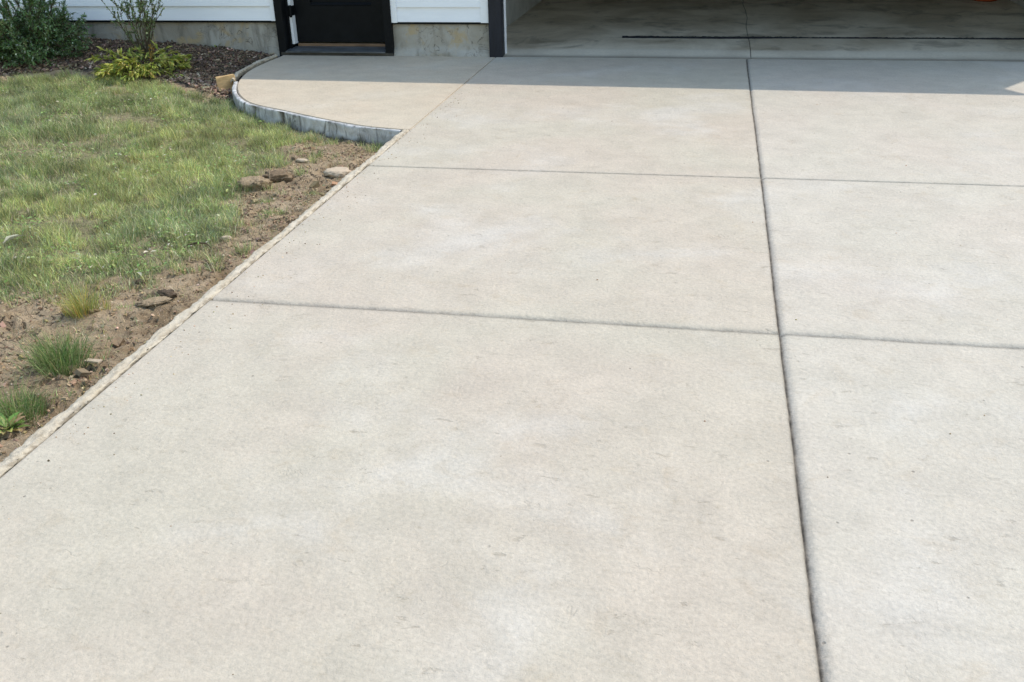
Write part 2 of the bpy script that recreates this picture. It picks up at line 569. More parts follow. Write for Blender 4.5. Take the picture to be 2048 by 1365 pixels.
# ------------------------------------------------------------------ driveway slab with tooled joints
def joint(d, w, depth):
    """height across a tooled joint: steep lip on the low side, long curved slope on the other"""
    z = np.zeros_like(d)
    lip = .004
    z = np.where((d > -.006) & (d <= 0), -.0012 * ((d + .006) / .006) ** 2, z)
    z = np.where((d > 0) & (d <= lip), -.0012 - (depth - .0012) * (d / lip), z)
    t = np.clip((d - lip) / (w - lip), 0, 1)
    z = np.where((d > lip) & (d < w), -depth * (1 - t) ** 1.7, z)
    return z


def jdirt(d, w):
    return np.exp(-((d - .004) / (.16 * w + .002)) ** 2)


clus = np.array([-.05, -.03, -.015, -.008, -.006, -.003, -.001, 0, .001, .002, .003, .004, .005, .006, .0075, .009, .011, .013, .016, .020, .025, .031, .038, .05])
thin = np.array([-.03, -.012, -.006, -.003, -.001, 0, .001, .002, .003, .004, .005, .006, .0075, .009, .011, .013, .016, .02, .035])
xs = np.unique(np.round(np.concatenate([np.array([XL, XL + .002, XL + .004, XL + .008, XL + .02]), np.arange(XL + .05, XC - .06, .06), XC + clus, np.arange(XC + .1, 7.0, .08)]), 5))
ys = np.unique(np.round(np.concatenate([np.arange(-4, Y1 - .06, .045), Y1 + clus, np.arange(Y1 + .08, Y2 - .05, .045), Y2 + thin, np.arange(Y2 + .08, YG - .01, .05), [YG - .008, YG - .003, YG]]), 5))
DX, DY = np.meshgrid(xs, ys, indexing='ij')
dx, dy = DX.ravel(), DY.ravel()
wx = .006 * (fbm(dy * 1.5, dy * 0, 5, 3) - .5) + .004 * (fbm(dy * 14, dy * 0 + 4, 6, 4, .6) - .5)
wy = .008 * (fbm(dx * 1.5, dx * 0 + 2, 7, 3) - .5) + .005 * (fbm(dx * 14, dx * 0 + 6, 8, 4, .6) - .5)
jx = joint(dx - XC, .032, .014 + 0 * dx)
jy1 = joint(dy - Y1, .038, .022 + 0 * dx)
jy2 = joint(dy - Y2, .020, .014 + 0 * dx)
dz = np.minimum(np.minimum(jx, jy1), jy2)
ddirt = np.clip(np.maximum.reduce([jdirt(dx - XC, .030), jdirt(dy - Y1, .062), jdirt(dy - Y2, .045)]), 0, 1)
dz = dz + .0025 * (fbm(dx * 2.2, dy * 2.2, 51, 3) - .5)
edge = np.clip((dx - XL) / .008, 0, 1)
dz = dz - .003 * (1 - edge) ** 2
dxx = dx + wx * np.exp(-((dx - XC) / .06) ** 2)
dyy = dy + wy * (np.exp(-((dy - Y1) / .06) ** 2) + np.exp(-((dy - Y2) / .06) ** 2))
V = np.stack([dxx, dyy, dz], -1)
nx, ny = len(xs), len(ys)
Q = grid_quads(nx, ny)
# skirts down the four sides
idx = np.arange(nx * ny).reshape(nx, ny)
ring = np.concatenate([idx[:, 0], idx[-1, 1:], idx[-2::-1, -1], idx[0, -2::-1]])
low = V[ring].copy(); low[:, 2] = -.14
nb = len(V) + np.arange(len(ring))
SK = np.stack([ring[:-1], nb[:-1], nb[1:], ring[1:]], -1)
V = np.vstack([V, low]); ddirt = np.concatenate([ddirt, np.full(len(ring), .5)])
me = fast_mesh("driveway", V, np.vstack([Q, SK]), attrs={"dirt": ddirt})
tag(link("driveway", me, M_DRIVE), kind="structure")

# ------------------------------------------------------------------ curved walkway slab
KT = .030                                           # kerb thickness


def offset(path, d):
    t = np.gradient(path, axis=0)
    t /= np.hypot(t[:, 0], t[:, 1])[:, None]
    n = np.stack([-t[:, 1], t[:, 0]], -1)           # left of travel; travel runs door -> driveway, so left is inside
    return path + n * d


inner_arc = offset(ARC, KT + .007)
inner_arc = inner_arc[(inner_arc[:, 0] < XL - .012) & (inner_arc[:, 1] < 8.70)]
bm = bmesh.new()
pts = [(p[0], p[1]) for p in inner_arc[::3]] + [(XL - .003, inner_arc[-1, 1]), (XL - .003, 8.745), (inner_arc[0, 0], 8.745)]
vs = [bm.verts.new((x, y, 0.0)) for x, y in pts]
f = bm.faces.new(vs)
r = bmesh.ops.extrude_face_region(bm, geom=[f])
for v in [e for e in r["geom"] if isinstance(e, bmesh.types.BMVert)]:
    v.co.z = -.14
bmesh.ops.recalc_face_normals(bm, faces=bm.faces)
es = [e for e in bm.edges if all(abs(v.co.z) < 1e-6 for v in e.verts)]
bmesh.ops.bevel(bm, geom=es, offset=.006, segments=2, affect='EDGES')
me = bpy.data.meshes.new("walkway"); bm.to_mesh(me); bm.free()
a = me.attributes.new("dirt", 'FLOAT', 'POINT')
tag(link("walkway", me, M_WALK), kind="structure")


# ------------------------------------------------------------------ kerb round the walkway
def strip_mesh(name, path, s, prof_fn, nprof, attr_fn):
    """sweeps a cross-section (offset outwards, z) that may vary along the path"""
    t = np.gradient(path, axis=0); t /= np.hypot(t[:, 0], t[:, 1])[:, None]
    out = np.stack([t[:, 1], -t[:, 0]], -1)          # right of travel = outside
    n = len(path)
    V = np.zeros((n, nprof, 3)); D = np.zeros((n, nprof))
    for j in range(nprof):
        o, z = prof_fn(j / (nprof - 1), s)
        V[:, j, :2] = path + out * np.asarray(o)[:, None]
        V[:, j, 2] = z
        D[:, j] = attr_fn(j / (nprof - 1), s)
    q = grid_quads(n, nprof)
    caps = []
    v = V.reshape(-1, 3)
    c0 = v[:nprof].mean(0); c1 = v[-nprof:].mean(0)
    v = np.vstack([v, c0, c1]); k = n * nprof
    tr = [(k, j, j + 1) for j in range(nprof - 1)] + [(k + 1, (n - 1) * nprof + j + 1, (n - 1) * nprof + j) for j in range(nprof - 1)]
    return fast_mesh(name, v, q[:, ::-1], tr, attrs={"dirt": np.concatenate([D.ravel(), [0, 0]])})


def arc_s_of(px, py):
    p = at(px, py)[:2]
    return ARC_S[np.argmin(np.hypot(*(ARC - p).T))]


S0 = arc_s_of(468, 168)
KERB_GAPS = [(arc_s_of(503, 212), .020, .030), (arc_s_of(560, 223), .030, .024), (arc_s_of(494, 205), .005, .008), (arc_s_of(480, 200), .005, .006),
             (arc_s_of(473, 193), .005, .006), (arc_s_of(598, 231), .012, .010), (arc_s_of(655, 243), .010, .008), (arc_s_of(580, 227), .004, .004)]
kp = ARC[ARC_S >= S0 - .12]; ks = ARC_S[ARC_S >= S0 - .12]


def kerb_prof(u, s):
    # u runs over the section: inner bottom, inner top, outer top, outer bottom
    pts_u = [0, .12, .2, .3, .36, 1.0]
    o = np.interp(u, pts_u, [-KT, -KT, -KT + .004, -.006, 0, .004])
    z = np.interp(u, pts_u, [-.06, -.006, -.001, -.001, -.006, -.16])
    o = np.full(len(s), o); z = np.full(len(s), z)
    if u > .33:
        o = o + .016 * (fbm(s * 9, s * 0 + u * 2.5, 61, 4, .6) - .5) + .007 * (fbm(s * 50, s * 0 + u * 9, 62, 2) - .5)
        for g, wd, dp in KERB_GAPS:
            o = o - dp * np.exp(-((s - g - .004 * np.sin(u * 7)) / wd) ** 2)
    else:
        z = z + .002 * (fbm(s * 30, s * 0, 63, 2) - .5)
    return o, z


def kerb_dirt(u, s):
    d = np.zeros(len(s))
    if u > .33:
        for g, wd, dp in KERB_GAPS:
            d = np.maximum(d, min(1, dp / .016) * np.exp(-((s - g) / (wd * .8)) ** 2))
        d = np.maximum(d, sstep(.62, .85, u + .25 * (fbm(s * 14, s * 0, 66, 3) - .5)))
    return np.clip(d * 1.1, 0, .95)


me = strip_mesh("kerb", kp, ks, kerb_prof, 26, kerb_dirt)
tag(link("kerb", me, M_KERB), "curved grey-blue concrete kerb stepping down from the walkway to the lawn", "kerb")


# ------------------------------------------------------------------ rough concrete beads
def bead_prof(wd, hi):
    def fn(u, s):
        ang = math.pi * (1.08 - 1.16 * u)
        w = wd * (1 + .55 * (fbm(s * 5, s * 0 + 3, 71, 3) - .5))
        lump = .011 * (fbm(s * 11, s * 0 + u * 3, 72, 4, .6) - .5) + .008 * (fbm(s * 60, s * 0 + u * 12, 73, 2) - .5)
        o = w / 2 - w / 2 * -math.cos(ang) * -1 + lump
        o = w / 2 + (w / 2) * -math.cos(ang) + lump
        z = hi * (math.sin(ang) if math.sin(ang) > 0 else 4 * math.sin(ang)) + lump - .004
        return o, z
    return fn


def bead_dirt(u, s):
    d = sstep(.50, .60, fbm(s * 28, s * 0 + u * 6, 75, 4, .6) + .12 * (fbm(s * 3, s * 0, 78, 2) - .5)) * sstep(.55, .80, u) * .62
    d = np.maximum(d, sstep(.58, .66, fbm(s * 34, s * 0 + u * 9, 76, 4, .6)) * .22)
    return np.maximum(d, .6 * sstep(.86, .98, u) + 0 * s)


ey = np.arange(0.6, ARC_END[1] + .02, .009)[::-1]
ep = np.stack([XL - .004 + .010 * (fbm(ey * 1.2, ey * 0, 81, 3) - .5), ey], -1)
me = strip_mesh("edging_strip", ep, ey, bead_prof(.044, .010), 18, bead_dirt)
tag(link("edging_strip", me, M_BEAD), "long rough cream concrete edging bead between the driveway and the bare soil", "edging")
m_ = (ARC_S < S0 - .13) & (ARC_S > .03)
me = strip_mesh("edging_strip", ARC[m_], ARC_S[m_], bead_prof(.040, .020), 16, bead_dirt)
tag(link("edging_strip", me, M_BEAD), "short lumpy concrete edging bead between the mulch bed and the walkway by the black door", "edging")

# wooden stake against the bend of the kerb
p = at(465, 163, 0.0)
mb = MB(); mb.box(-.075, .075, -.017, .017, -.14, .035, .004)
for v in mb.bm.verts:
    v.co.x += .004 * random.uniform(-1, 1); v.co.z += .004 * random.uniform(-1, 1)
o = mb.build("wooden_stake", M_STAKE)
o.location = (p[0] - .085, p[1] + .05, 0); o.rotation_euler = (0, R(-4), R(38))
tag(o, "short orange lumber block standing against the bend of the kerb", "stake")

# ------------------------------------------------------------------ garage floor
fx = np.unique(np.round(np.concatenate([np.arange(-2.12, 3.33, .05), XC + .035 + thin]), 5))
fy = np.unique(np.round(np.concatenate([[YG + .006, YG + .010, YG + .016], np.arange(YG + .03, 10.3, .04), 9.60 + thin, np.arange(10.3, 15.2, .12)]), 5))
FX, FY = np.meshgrid(fx, fy, indexing='ij'); ax, ay = FX.ravel(), FY.ravel()
cw = .05 * (fbm(ay * .9, ay * 0, 91, 3) - .5) * np.clip((ay - 9.2), 0, 1)
fz = -.022 * (ay < YG + .014) + .004 + .030 * sstep(YG, YG + .28, ay) + .004 * np.clip(ay - 9, 0, 9) * .5
cj = joint(ax - (XC + .035), .010, .006 + 0 * ax)
lj = np.where(ax > .9, joint(ay - 9.60, .035, .022 + 0 * ax), 0)
fz = fz + np.minimum(cj, lj) + .004 * (fbm(ax * 2, ay * 2, 92, 3) - .5)
fd = np.maximum(.8 * jdirt(ax - (XC + .035), .010), np.where(ax > .9, .95 * jdirt(ay - 9.60, .12), 0))
fd = np.maximum(fd, np.interp(ay, [YG, YG + .018, YG + .04, YG + .09], [.75, .7, .3, 0]))  # front step darkened by colour, standing in for shade in the gap
edge_n = .06 * (fbm(ax * 3, ax * 0, 95, 3) - .5)
lip = 1 - sstep(YG + .22, YG + .30, ay + edge_n)
V = np.stack([ax + cw * np.exp(-((ax - XC - .035) / .1) ** 2), ay, fz], -1)
Q = grid_quads(len(fx), len(fy))
i0 = np.arange(len(fx)) * len(fy)
low = V[i0].copy(); low[:, 2] = -.1
nb = len(V) + np.arange(len(fx))
V = np.vstack([V, low])
Q = np.vstack([Q, np.stack([i0[:-1], nb[:-1], nb[1:], i0[1:]], -1)])
me = fast_mesh("garage_floor", V, Q, attrs={"dirt": np.concatenate([fd, np.full(len(fx), .6)]), "lip": np.concatenate([lip, np.zeros(len(fx))])})
tag(link("garage_floor", me, M_FLOOR), kind="structure")

# narrow black strip lying across the garage floor
sx = np.arange(-.845, 3.26, .008)
sp = np.stack([sx, 9.60 + .006 * (fbm(sx * 4, sx * 0, 97, 3) - .5) + .02 * (fbm(sx * 2.2, sx * 0, 96, 4) - .5) * sstep(.8, 1.2, sx)], -1)


def seal_prof(u, s):
    w = .125 * np.interp(s, [-.85, -.7, .3, .6, .9, 1.4, 3.3], [.7, 1, .85, .5, .13, .07, .10])
    o = (u - .5) * w + .010 * (fbm(s * 30, s * 0 + u * 4, 98, 3) - .5)
    z = .034 + .004 * .3 + .012 * math.sin(math.pi * min(max(u, .02), .98)) * (.5 + fbm(s * 45, s * 0 + u * 3, 99, 3)) - (.012 if u in (0, 1) else 0)
    return o, z


me = strip_mesh("floor_strip", sp, sx, seal_prof, 10, lambda u, s: 0 * s)
tag(link("floor_strip", me, M_RUBBER), "long rough black strip across the garage floor, thinning to a line on the right", "floor strip")

# ------------------------------------------------------------------ house
house = empty("house", (-3.4, 8.72, 0))
tag(house, "white clapboard house with a black door and an open garage on a bare concrete foundation", "house")


def hb(mb, name, mat, parent=None, smooth=False):
    """builds in world coordinates, parented under the house or one of its parts"""
    o = mb.build(name, mat, None, smooth)
    o.parent = parent or house
    pw = Vector((0, 0, 0)); q = o.parent
    while q is not None:
        pw += q.location; q = q.parent
    o.location = -pw
    return o


WY = 8.70                       # face of the trim boards
DL, DR = -3.955, -2.845         # outer edges of the black door frame
GL = -1.945                     # left edge of the black garage post
LAP = .127


def laps(mb, x0, x1, z0, z1):
    z = z0
    while z < z1:
        t = min(z + LAP, z1)
        mb.prism([(WY - .006, z), (WY + .012, t), (WY + .03, t), (WY + .03, z)], x0, x1)
        z += LAP
    return mb


mb = MB(); laps(mb, -10.5, DL - .045, .306, 2.49)
hb(mb, "siding_wall", M_SIDING)
mb = MB(); laps(mb, DR + .055, GL - .075, .296, 2.49)
hb(mb, "siding_wall", M_SIDING)
mb = MB(); laps(mb, DL - .045, DR + .055, 2.20, 2.49)
hb(mb, "siding_wall", M_SIDING)
for x0, x1, z0 in [(DL - .045, DL, .303), (DR, DR + .055, .290), (GL - .075, GL, .290)]:
    mb = MB(); mb.box(x0 + .0005, x1 - .0005, WY - .012, WY + .03, z0, 2.49, .002)
    hb(mb, "trim_board", M_TRIM)
mb = MB(); mb.box(-10.5, DL, WY - .004, WY + .05, .288, .300)  # black strip standing in for the shadow gap under the siding
mb.box(DR, GL, WY - .004, WY + .05, .278, .287)
hb(mb, "shadow_gap_strip", M_BLACK)
# foundation with form seams and slumped mortar at its foot
for x0, x1, zt in [(-10.5, DL - .0, .288), (DR + .0, GL, .277)]:
    cx = np.arange(x0, x1 + .001, .03 if x0 < -5 else .012); cx[-1] = x1
    cz = np.linspace(-.2, zt, 40)
    CX, CZ = np.meshgrid(cx, cz, indexing='ij'); a_, c_ = CX.ravel(), CZ.ravel()
    yy = WY + .022 + .010 * (fbm(a_ * 3, c_ * 3, 101, 4) - .5)
    foot = sstep(.075, .0, c_ + .05 * (fbm(a_ * 6, a_ * 0, 103, 3) - .5)) if x0 > -5 else 0
    yy = yy - foot * (.022 + .03 * (fbm(a_ * 9, c_ * 22, 104, 4, .6)))
    for sm in [(-4.86), (-6.4), (-5.55), (-8.0)]:
        yy = yy + .010 * np.exp(-((a_ - sm - .01 * np.sin(c_ * 9)) / .006) ** 2)
    v = np.stack([a_, yy, c_], -1)
    i0 = np.arange(len(cx)) * len(cz) + len(cz) - 1
    back = v[i0].copy(); back[:, 1] = WY + .2
    nb = len(v) + np.arange(len(cx))
    q = np.vstack([grid_quads(len(cx), len(cz)), np.stack([i0[:-1], i0[1:], nb[1:], nb[:-1]], -1)])
    me = fast_mesh("foundation", np.vstack([v, back]), q)
    o = link("foundation", me, M_FOUND, house); o.location = -house.location

# black entry door
frame = MB()
frame.box(DL, DL + .075, WY - .025, WY + .20, -.02, 2.20, .004)
frame.box(DL + .075, DL + .098, WY + .055, WY + .20, .02, 2.12, .002)
frame.box(DR - .072, DR, WY - .025, WY + .20, -.02, 2.20, .004)
frame.box(DL + .075, DR - .072, WY - .025, WY + .20, 2.12, 2.20, .004)
frame = hb(frame, "door_frame", M_BLACK)
mb = MB(); mb.box(DL + .098, DL + .122, WY + .075, WY + .165, .085, 2.10, .002)
hb(mb, "weatherstrip", M_TRIM, frame)
mb = MB(); mb.box(DL + .096, DL + .128, WY + .055, WY + .155, .335, .425, .012)
r_ = bmesh.ops.create_cone(mb.bm, cap_ends=True, segments=14, radius1=.013, radius2=.013, depth=.105)
for v in r_["verts"]: v.co += Vector((DL + .122, WY + .058, .38))
hb(mb, "hinge", M_BLACK, frame)
door = MB()
x0, x1 = DL + .122, DR - .074
px0, px1, pz = x0 + .165, x1 - .155, .415
door.box(x0, px0, WY + .150, WY + .195, .095, 2.10)
door.box(px1, x1, WY + .150, WY + .195, .095, 2.10)
door.box(px0, px1, WY + .150, WY + .195, .095, pz)
door.box(px0, px1, WY + .150, WY + .195, 1.05, 1.20)
door.box(px0, px1, WY + .150, WY + .195, 1.95, 2.10)
door = hb(door, "door", M_BLACK)
for z0, z1 in [(pz, 1.05), (1.20, 1.95)]:
    mb = MB(); mb.box(px0, px1, WY + .172, WY + .185, z0, z1)
    mb.prism([(WY + .151, z0), (WY + .146, z0 + .012), (WY + .160, z0 + .028), (WY + .173, z0 + .03), (WY + .173, z0)], px0 + .001, px1 - .001)
    hb(mb, "door_panel", M_BLACK, door)
mb = MB()
r_ = bmesh.ops.create_uvsphere(mb.bm, u_segments=20, v_segments=12, radius=.03)
for v in r_["verts"]: v.co = Vector((x1 - .07 + v.co.x, WY + .095 + v.co.y, .98 + v.co.z))
r_ = bmesh.ops.create_cone(mb.bm, cap_ends=True, segments=16, radius1=.012, radius2=.012, depth=.06, matrix=Matrix.Translation((x1 - .07, WY + .125, .98)) @ Matrix.Rotation(R(90), 4, 'X'))
hb(mb, "handle", M_HANDLE, door)
thr = MB(); thr.prism([(WY - .05, .028), (WY - .05, .040), (WY + .148, .056), (WY + .148, .02)], DL + .075, DR - .072)
thr = hb(thr, "threshold", M_SILL)
mb = MB(); mb.box(DL + .02, DR - .0, WY - .030, WY + .0, -.02, .0275, .003)
hb(mb, "riser", M_RISER, thr)
mb = MB(); mb.box(DL + .122, DR - .074, WY + .149, WY + .19, .040, .080, .003)
hb(mb, "wood_strip", M_WOOD, thr)

# garage: black post, white stop, walls, ceiling
mb = MB(); mb.box(GL, GL + .118, WY - .035, WY + .085, -.01, 2.08, .004)
mb.box(3.22, 3.338, WY - .035, WY + .085, -.01, 2.08, .004)
mb.box(GL, 3.338, WY - .034, WY + .085, 2.081, 2.18, .004)
hb(mb, "garage_trim", M_NAVY)
mb = MB(); mb.box(GL + .090, GL + .132, WY + .086, WY + .110, .012, 2.06, .002)
hb(mb, "door_stop", M_TRIM)
for xa, xb, xc, xd in [(-2.40, -2.10, -2.40, -2.112), (3.27, 3.335, 3.282, 3.335)]:
    mb = MB(); mb.box(xa, xb, WY + .112, 15.1, -.05, .315, .004)
    hb(mb, "inner_wall_base", M_INBASE)
    mb = MB(); mb.box(xc, xd, WY + .112, 15.1, .3155, 2.45)
    hb(mb, "inner_wall", M_INWALL)
mb = MB(); mb.box(-2.41, GL + .09, WY + .06, WY + .110, -.05, 2.45)
hb(mb, "jamb", M_INWALL)
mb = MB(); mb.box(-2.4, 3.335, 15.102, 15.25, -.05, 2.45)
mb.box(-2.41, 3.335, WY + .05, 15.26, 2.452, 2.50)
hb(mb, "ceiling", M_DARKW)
mb = MB(); mb.box(GL, 3.338, WY + .0, WY + .049, 2.181, 2.495)
mb.box(3.3385, 3.37, WY + .0, 15.26, -.05, 2.53)
mb.box(-10.5, -10.4, WY + .05, 15.26, -.05, 2.53)
mb.box(-10.5, 3.37, 15.262, 15.36, -.05, 2.53)
mb.box(3.375, 6.3, 11.9, 12.0, -.05, 4.6)
hb(mb, "outer_wall", M_SIDING)
# roof: eaves shade the walls and the near strip of the driveway
EZ, TN, TH = 2.55, .70, .05
ER, EM, EL_ = 8.384, 8.56, 8.60  # distance of the eaves at the right end, over the door, at the left end
RX, RD, RY = 3.63, .278, 12.0    # right end of the eaves, length of the short rake, ridge
RZ = EZ + TN * (RY - ER)
RXR = RX + .912 * (RY - ER - RD)
mb = MB()
pts = [(-11, EL_, EZ), (-2.25, EM, EZ), (RX, ER, EZ), (RX, ER + RD, EZ + TN * RD), (RXR, RY, RZ), (-11, RY, RZ)]
mb.poly(pts)
mb.poly([(x, y, z - TH) for x, y, z in pts][::-1])
for i in range(6):
    a, b = pts[i], pts[(i + 1) % 6]
    mb.poly([a, (a[0], a[1], a[2] - TH), (b[0], b[1], b[2] - TH), b])
bk = [(-11, RY + .002, RZ), (RXR, RY + .002, RZ), (RXR + .2, 15.8, 2.5), (-11, 15.8, 2.5)]
mb.poly(bk); mb.poly([(x, y, z - TH) for x, y, z in bk][::-1])
roof = hb(mb, "roof", M_ROOF)
mb = MB(); mb.poly([(-11, EL_ + .01, EZ - .055), (-2.25, EM + .01, EZ - .055), (3.34, ER + .01, EZ - .055), (3.34, WY + .04, EZ - .055), (-11, WY + .04, EZ - .055)])
hb(mb, "soffit", M_TRIM, roof)

# orange bucket by the right inner wall
def lathe(prof, seg=40):
    bm = bmesh.new()
    rings = [[bm.verts.new((r * math.cos(2 * math.pi * k / seg), r * math.sin(2 * math.pi * k / seg), z)) for k in range(seg)] for r, z in prof]
    for a, b in zip(rings[:-1], rings[1:]):
        for k in range(seg):
            bm.faces.new((a[k], a[(k + 1) % seg], b[(k + 1) % seg], b[k]))
    bm.faces.new(rings[0][::-1]); bm.faces.new(rings[-1])
    return bm


p = at(1970, 1, .045)
bk_ = empty("bucket", (p[0], p[1], .046))
tag(bk_, "round orange plastic bucket on the dark garage floor by the right wall", "bucket")
mb = MB(); mb.bm.free(); mb.bm = lathe([(.118, 0), (.128, .006), (.13, .015), (.148, .33), (.158, .335), (.158, .36), (.150, .365), (.145, .36), (.125, .02)])
mb.build("body", M_ORANGE, bk_, True)
bm = bmesh.new()
n_ = 24
prev = None
for k in range(n_ + 1):
    t = math.pi * k / n_
    c = Vector((.162 * math.cos(t), -.10 * math.sin(t), .345 - .06 * math.sin(t)))
    rg = [bm.verts.new(c + Vector((0, .004 * math.cos(q * math.pi / 3), .004 * math.sin(q * math.pi / 3)))) for q in range(6)]
    if prev:
        for q in range(6): bm.faces.new((prev[q], prev[(q + 1) % 6], rg[(q + 1) % 6], rg[q]))
    prev = rg
me = bpy.data.meshes.new("handle"); bm.to_mesh(me); bm.free()
link("handle", me, M_HANDLE, bk_, True)


# ------------------------------------------------------------------ grass
def blades(P, h, az, lean, width, col, curl=None):
    """one five-point blade per row: two at the root, two mid way, a tip"""
    n = len(P)
    d = np.stack([np.cos(az), np.sin(az), np.zeros(n)], -1)
    sd = RNG.uniform(0, math.pi * 2, n)
    s = np.stack([np.cos(sd), np.sin(sd), np.zeros(n)], -1) * (width / 2)[:, None]
    up = np.array([0, 0, 1.0])
    m1 = P + d * (lean * h * .35)[:, None] + up * (h * .58 * np.sqrt(np.clip(1 - lean ** 2 * .3, .1, 1)))[:, None]
    tip = P + d * (lean * h)[:, None] + up * (h * np.sqrt(np.clip(1 - lean ** 2 * .8, .04, 1)))[:, None]
    v = np.stack([P - s, P + s, m1 - s * .75, m1 + s * .75, tip], 1).reshape(-1, 3)
    b = np.arange(n) * 5
    q = np.stack([b, b + 1, b + 3, b + 2], -1)
    t = np.stack([b + 2, b + 3, b + 4], -1)
    c = np.repeat(col, 5, 0)
    return v, q, t, c


def palette(n, cols, w, var=.22):
    w = np.asarray(w, float); w = w / w.sum(-1, keepdims=True)
    cols = np.asarray(cols)
    if w.ndim == 1:
        k = RNG.choice(len(cols), n, p=w)
    else:
        cu = np.cumsum(w, 1); k = (RNG.random(n)[:, None] > cu).sum(1).clip(0, len(cols) - 1)
    c = cols[k] * (1 + var * RNG.normal(size=(n, 1))).clip(.5, 1.6)
    return c * (1 + .08 * RNG.normal(size=(n, 3))).clip(.7, 1.3)


GCOL = [(.25, .33, .115), (.49, .50, .19), (.70, .62, .40), (.32, .38, .22), (.58, .60, .29)]   # green, yellow-green, straw, grey-green, lime


def leaf_cards(P, D, N, L, W, col, fold=.25):
    """pointed six-corner leaves: P root, D direction, N up-side; L length, W width"""
    n = len(P)
    D = D / np.linalg.norm(D, axis=1)[:, None]
    S = np.cross(D, N); S /= np.linalg.norm(S, axis=1)[:, None] + 1e-9
    U = np.cross(S, D)
    L_ = L[:, None]; W_ = W[:, None]
    v = np.stack([P, P + D * L_ * .35 + S * W_ * .5 + U * W_ * fold, P + D * L_ * .75 + S * W_ * .36 + U * W_ * fold * .6 - U * L_ * .05,
                  P + D * L_ - U * L_ * .14, P + D * L_ * .75 - S * W_ * .36 + U * W_ * fold * .6 - U * L_ * .05, P + D * L_ * .35 - S * W_ * .5 + U * W_ * fold,
                  P + D * L_ * .38, P + D * L_ * .76 - U * L_ * .05], 1).reshape(-1, 3)
    b = np.arange(n) * 8
    q = np.vstack([np.stack([b + 6, b + 1, b + 2, b + 7], -1), np.stack([b + 6, b + 7, b + 4, b + 5], -1)])
    t = np.vstack([np.stack([b, b + 1, b + 6], -1), np.stack([b, b + 6, b + 5], -1), np.stack([b + 7, b + 2, b + 3], -1), np.stack([b + 7, b + 3, b + 4], -1)])
    return v, q, t, np.repeat(col, 8, 0)


def lawn(n, x0, x1, y0, y1, wscale=1.0):
    x = RNG.uniform(x0, x1, n); y = RNG.uniform(y0, y1, n)
    ox = .22 * (fbm(x * 4, y * 4, 201, 5, .7) - .5) * 2 + RNG.normal(0, .03, n); oy = .22 * (fbm(x * 4, y * 4, 202, 5, .7) - .5) * 2 + RNG.normal(0, .03, n)
    k = inpoly(x + ox, y + oy, LAWN) & ~under(x, y)
    clump = np.clip((fbm(x * 9, y * 9, 203, 3) - .5) * 1.7 + .5, 0, 1)
    # worn, thin places
    thin_ = np.zeros(n)
    for a, b, rx, ry in [(225, 240, .42, .16), (150, 450, .20, .10), (60, 305, .35, .12), (520, 300, .14, .1)]:
        c = at(a, b, -.05)
        thin_ = np.maximum(thin_, np.exp(-((x - c[0]) / rx) ** 2 - ((y - c[1]) / ry) ** 2))
    keep = RNG.random(n) < (.35 + .75 * sstep(.15, .6, clump)) * (1 - .8 * thin_)
    k &= keep
    x, y, clump, thin_ = x[k], y[k], clump[k], thin_[k]
    n = len(x)
    hue = fbm(x * 1.3, y * 1.3, 204, 3); hue2 = fbm(x * 2.2 + 7, y * 2.2, 205, 3)
    w = np.stack([.8 + 0 * hue, .30 + 1.9 * sstep(.46, .64, hue), .26 + .9 * thin_ + .25 * sstep(.5, .8, hue2), .2 + 1.2 * sstep(.5, .7, hue2), .10 + .7 * sstep(.52, .7, hue)], -1)
    col = palette(n, GCOL, w, .38) * (.72 + .56 * sstep(.3, .7, fbm(x * 7 + 3, y * 7, 211, 4, .6)))[:, None]
    h = (.010 + .030 * (RNG.random(n) > .93) + .075 * clump ** 2 + .040 * sstep(.45, .7, fbm(x * 2.6, y * 2.6, 209, 3)) * RNG.random(n) + .022 * RNG.random(n) ** 2.5) * (1 - .5 * thin_)
    wind = 6.28 * fbm(x * 2.5, y * 2.5, 206, 2) * 1.6
    az = wind + RNG.normal(0, 2.6, n)
    lean = np.clip(.22 + .62 * RNG.random(n) + .35 * thin_ + .25 * RNG.random(n) ** 3, .05, .98)
    wd = (.0014 + .0018 * RNG.random(n) ** 1.5) * wscale
    P = np.stack([x, y, zg(x, y) - .004], -1)
    return blades(P, h, az, lean, wd, col)


def join(parts):
    vs, qs, ts, cs = [], [], [], []
    b = 0
    for v, q, t, c in parts:
        vs.append(v); qs.append(q + b); ts.append(t + b); cs.append(c); b += len(v)
    return np.vstack(vs), np.vstack(qs), np.vstack(ts), np.vstack(cs)


def sprouts(n):
    """thin new grass coming up through the bare soil"""
    x = RNG.uniform(-4, XL - .06, n); y = RNG.uniform(1.6, 6.3, n)
    k = (~inpoly(x, y, LAWN)) & ~under(x, y) & (fbm(x * 6, y * 6, 221, 3) > .58)
    x, y = x[k], y[k]; n = len(x)
    P = np.stack([x, y, zg(x, y) - .003], -1)
    return blades(P, .012 + .03 * RNG.random(n), RNG.uniform(0, 6.28, n), RNG.uniform(.2, .9, n), .0015 + .0012 * RNG.random(n), palette(n, GCOL, [.5, .6, .5, .5, .3]))


def straw(n):
    """dry grass clippings lying on the soil"""
    x = RNG.uniform(-4, XL - .06, n); y = RNG.uniform(1.6, 6.3, n)
    k = ~under(x, y) & (fbm(x * 5, y * 5, 223, 3) > .42)
    x, y = x[k], y[k]; n = len(x)
    P = np.stack([x, y, zg(x, y) + .004], -1)
    return blades(P, .02 + .05 * RNG.random(n) ** 2, RNG.uniform(0, 6.28, n), np.full(n, .975), .0014 + .0014 * RNG.random(n), palette(n, [(.52, .43, .28), (.36, .29, .18), (.20, .15, .09)], [.4, .5, .4]))


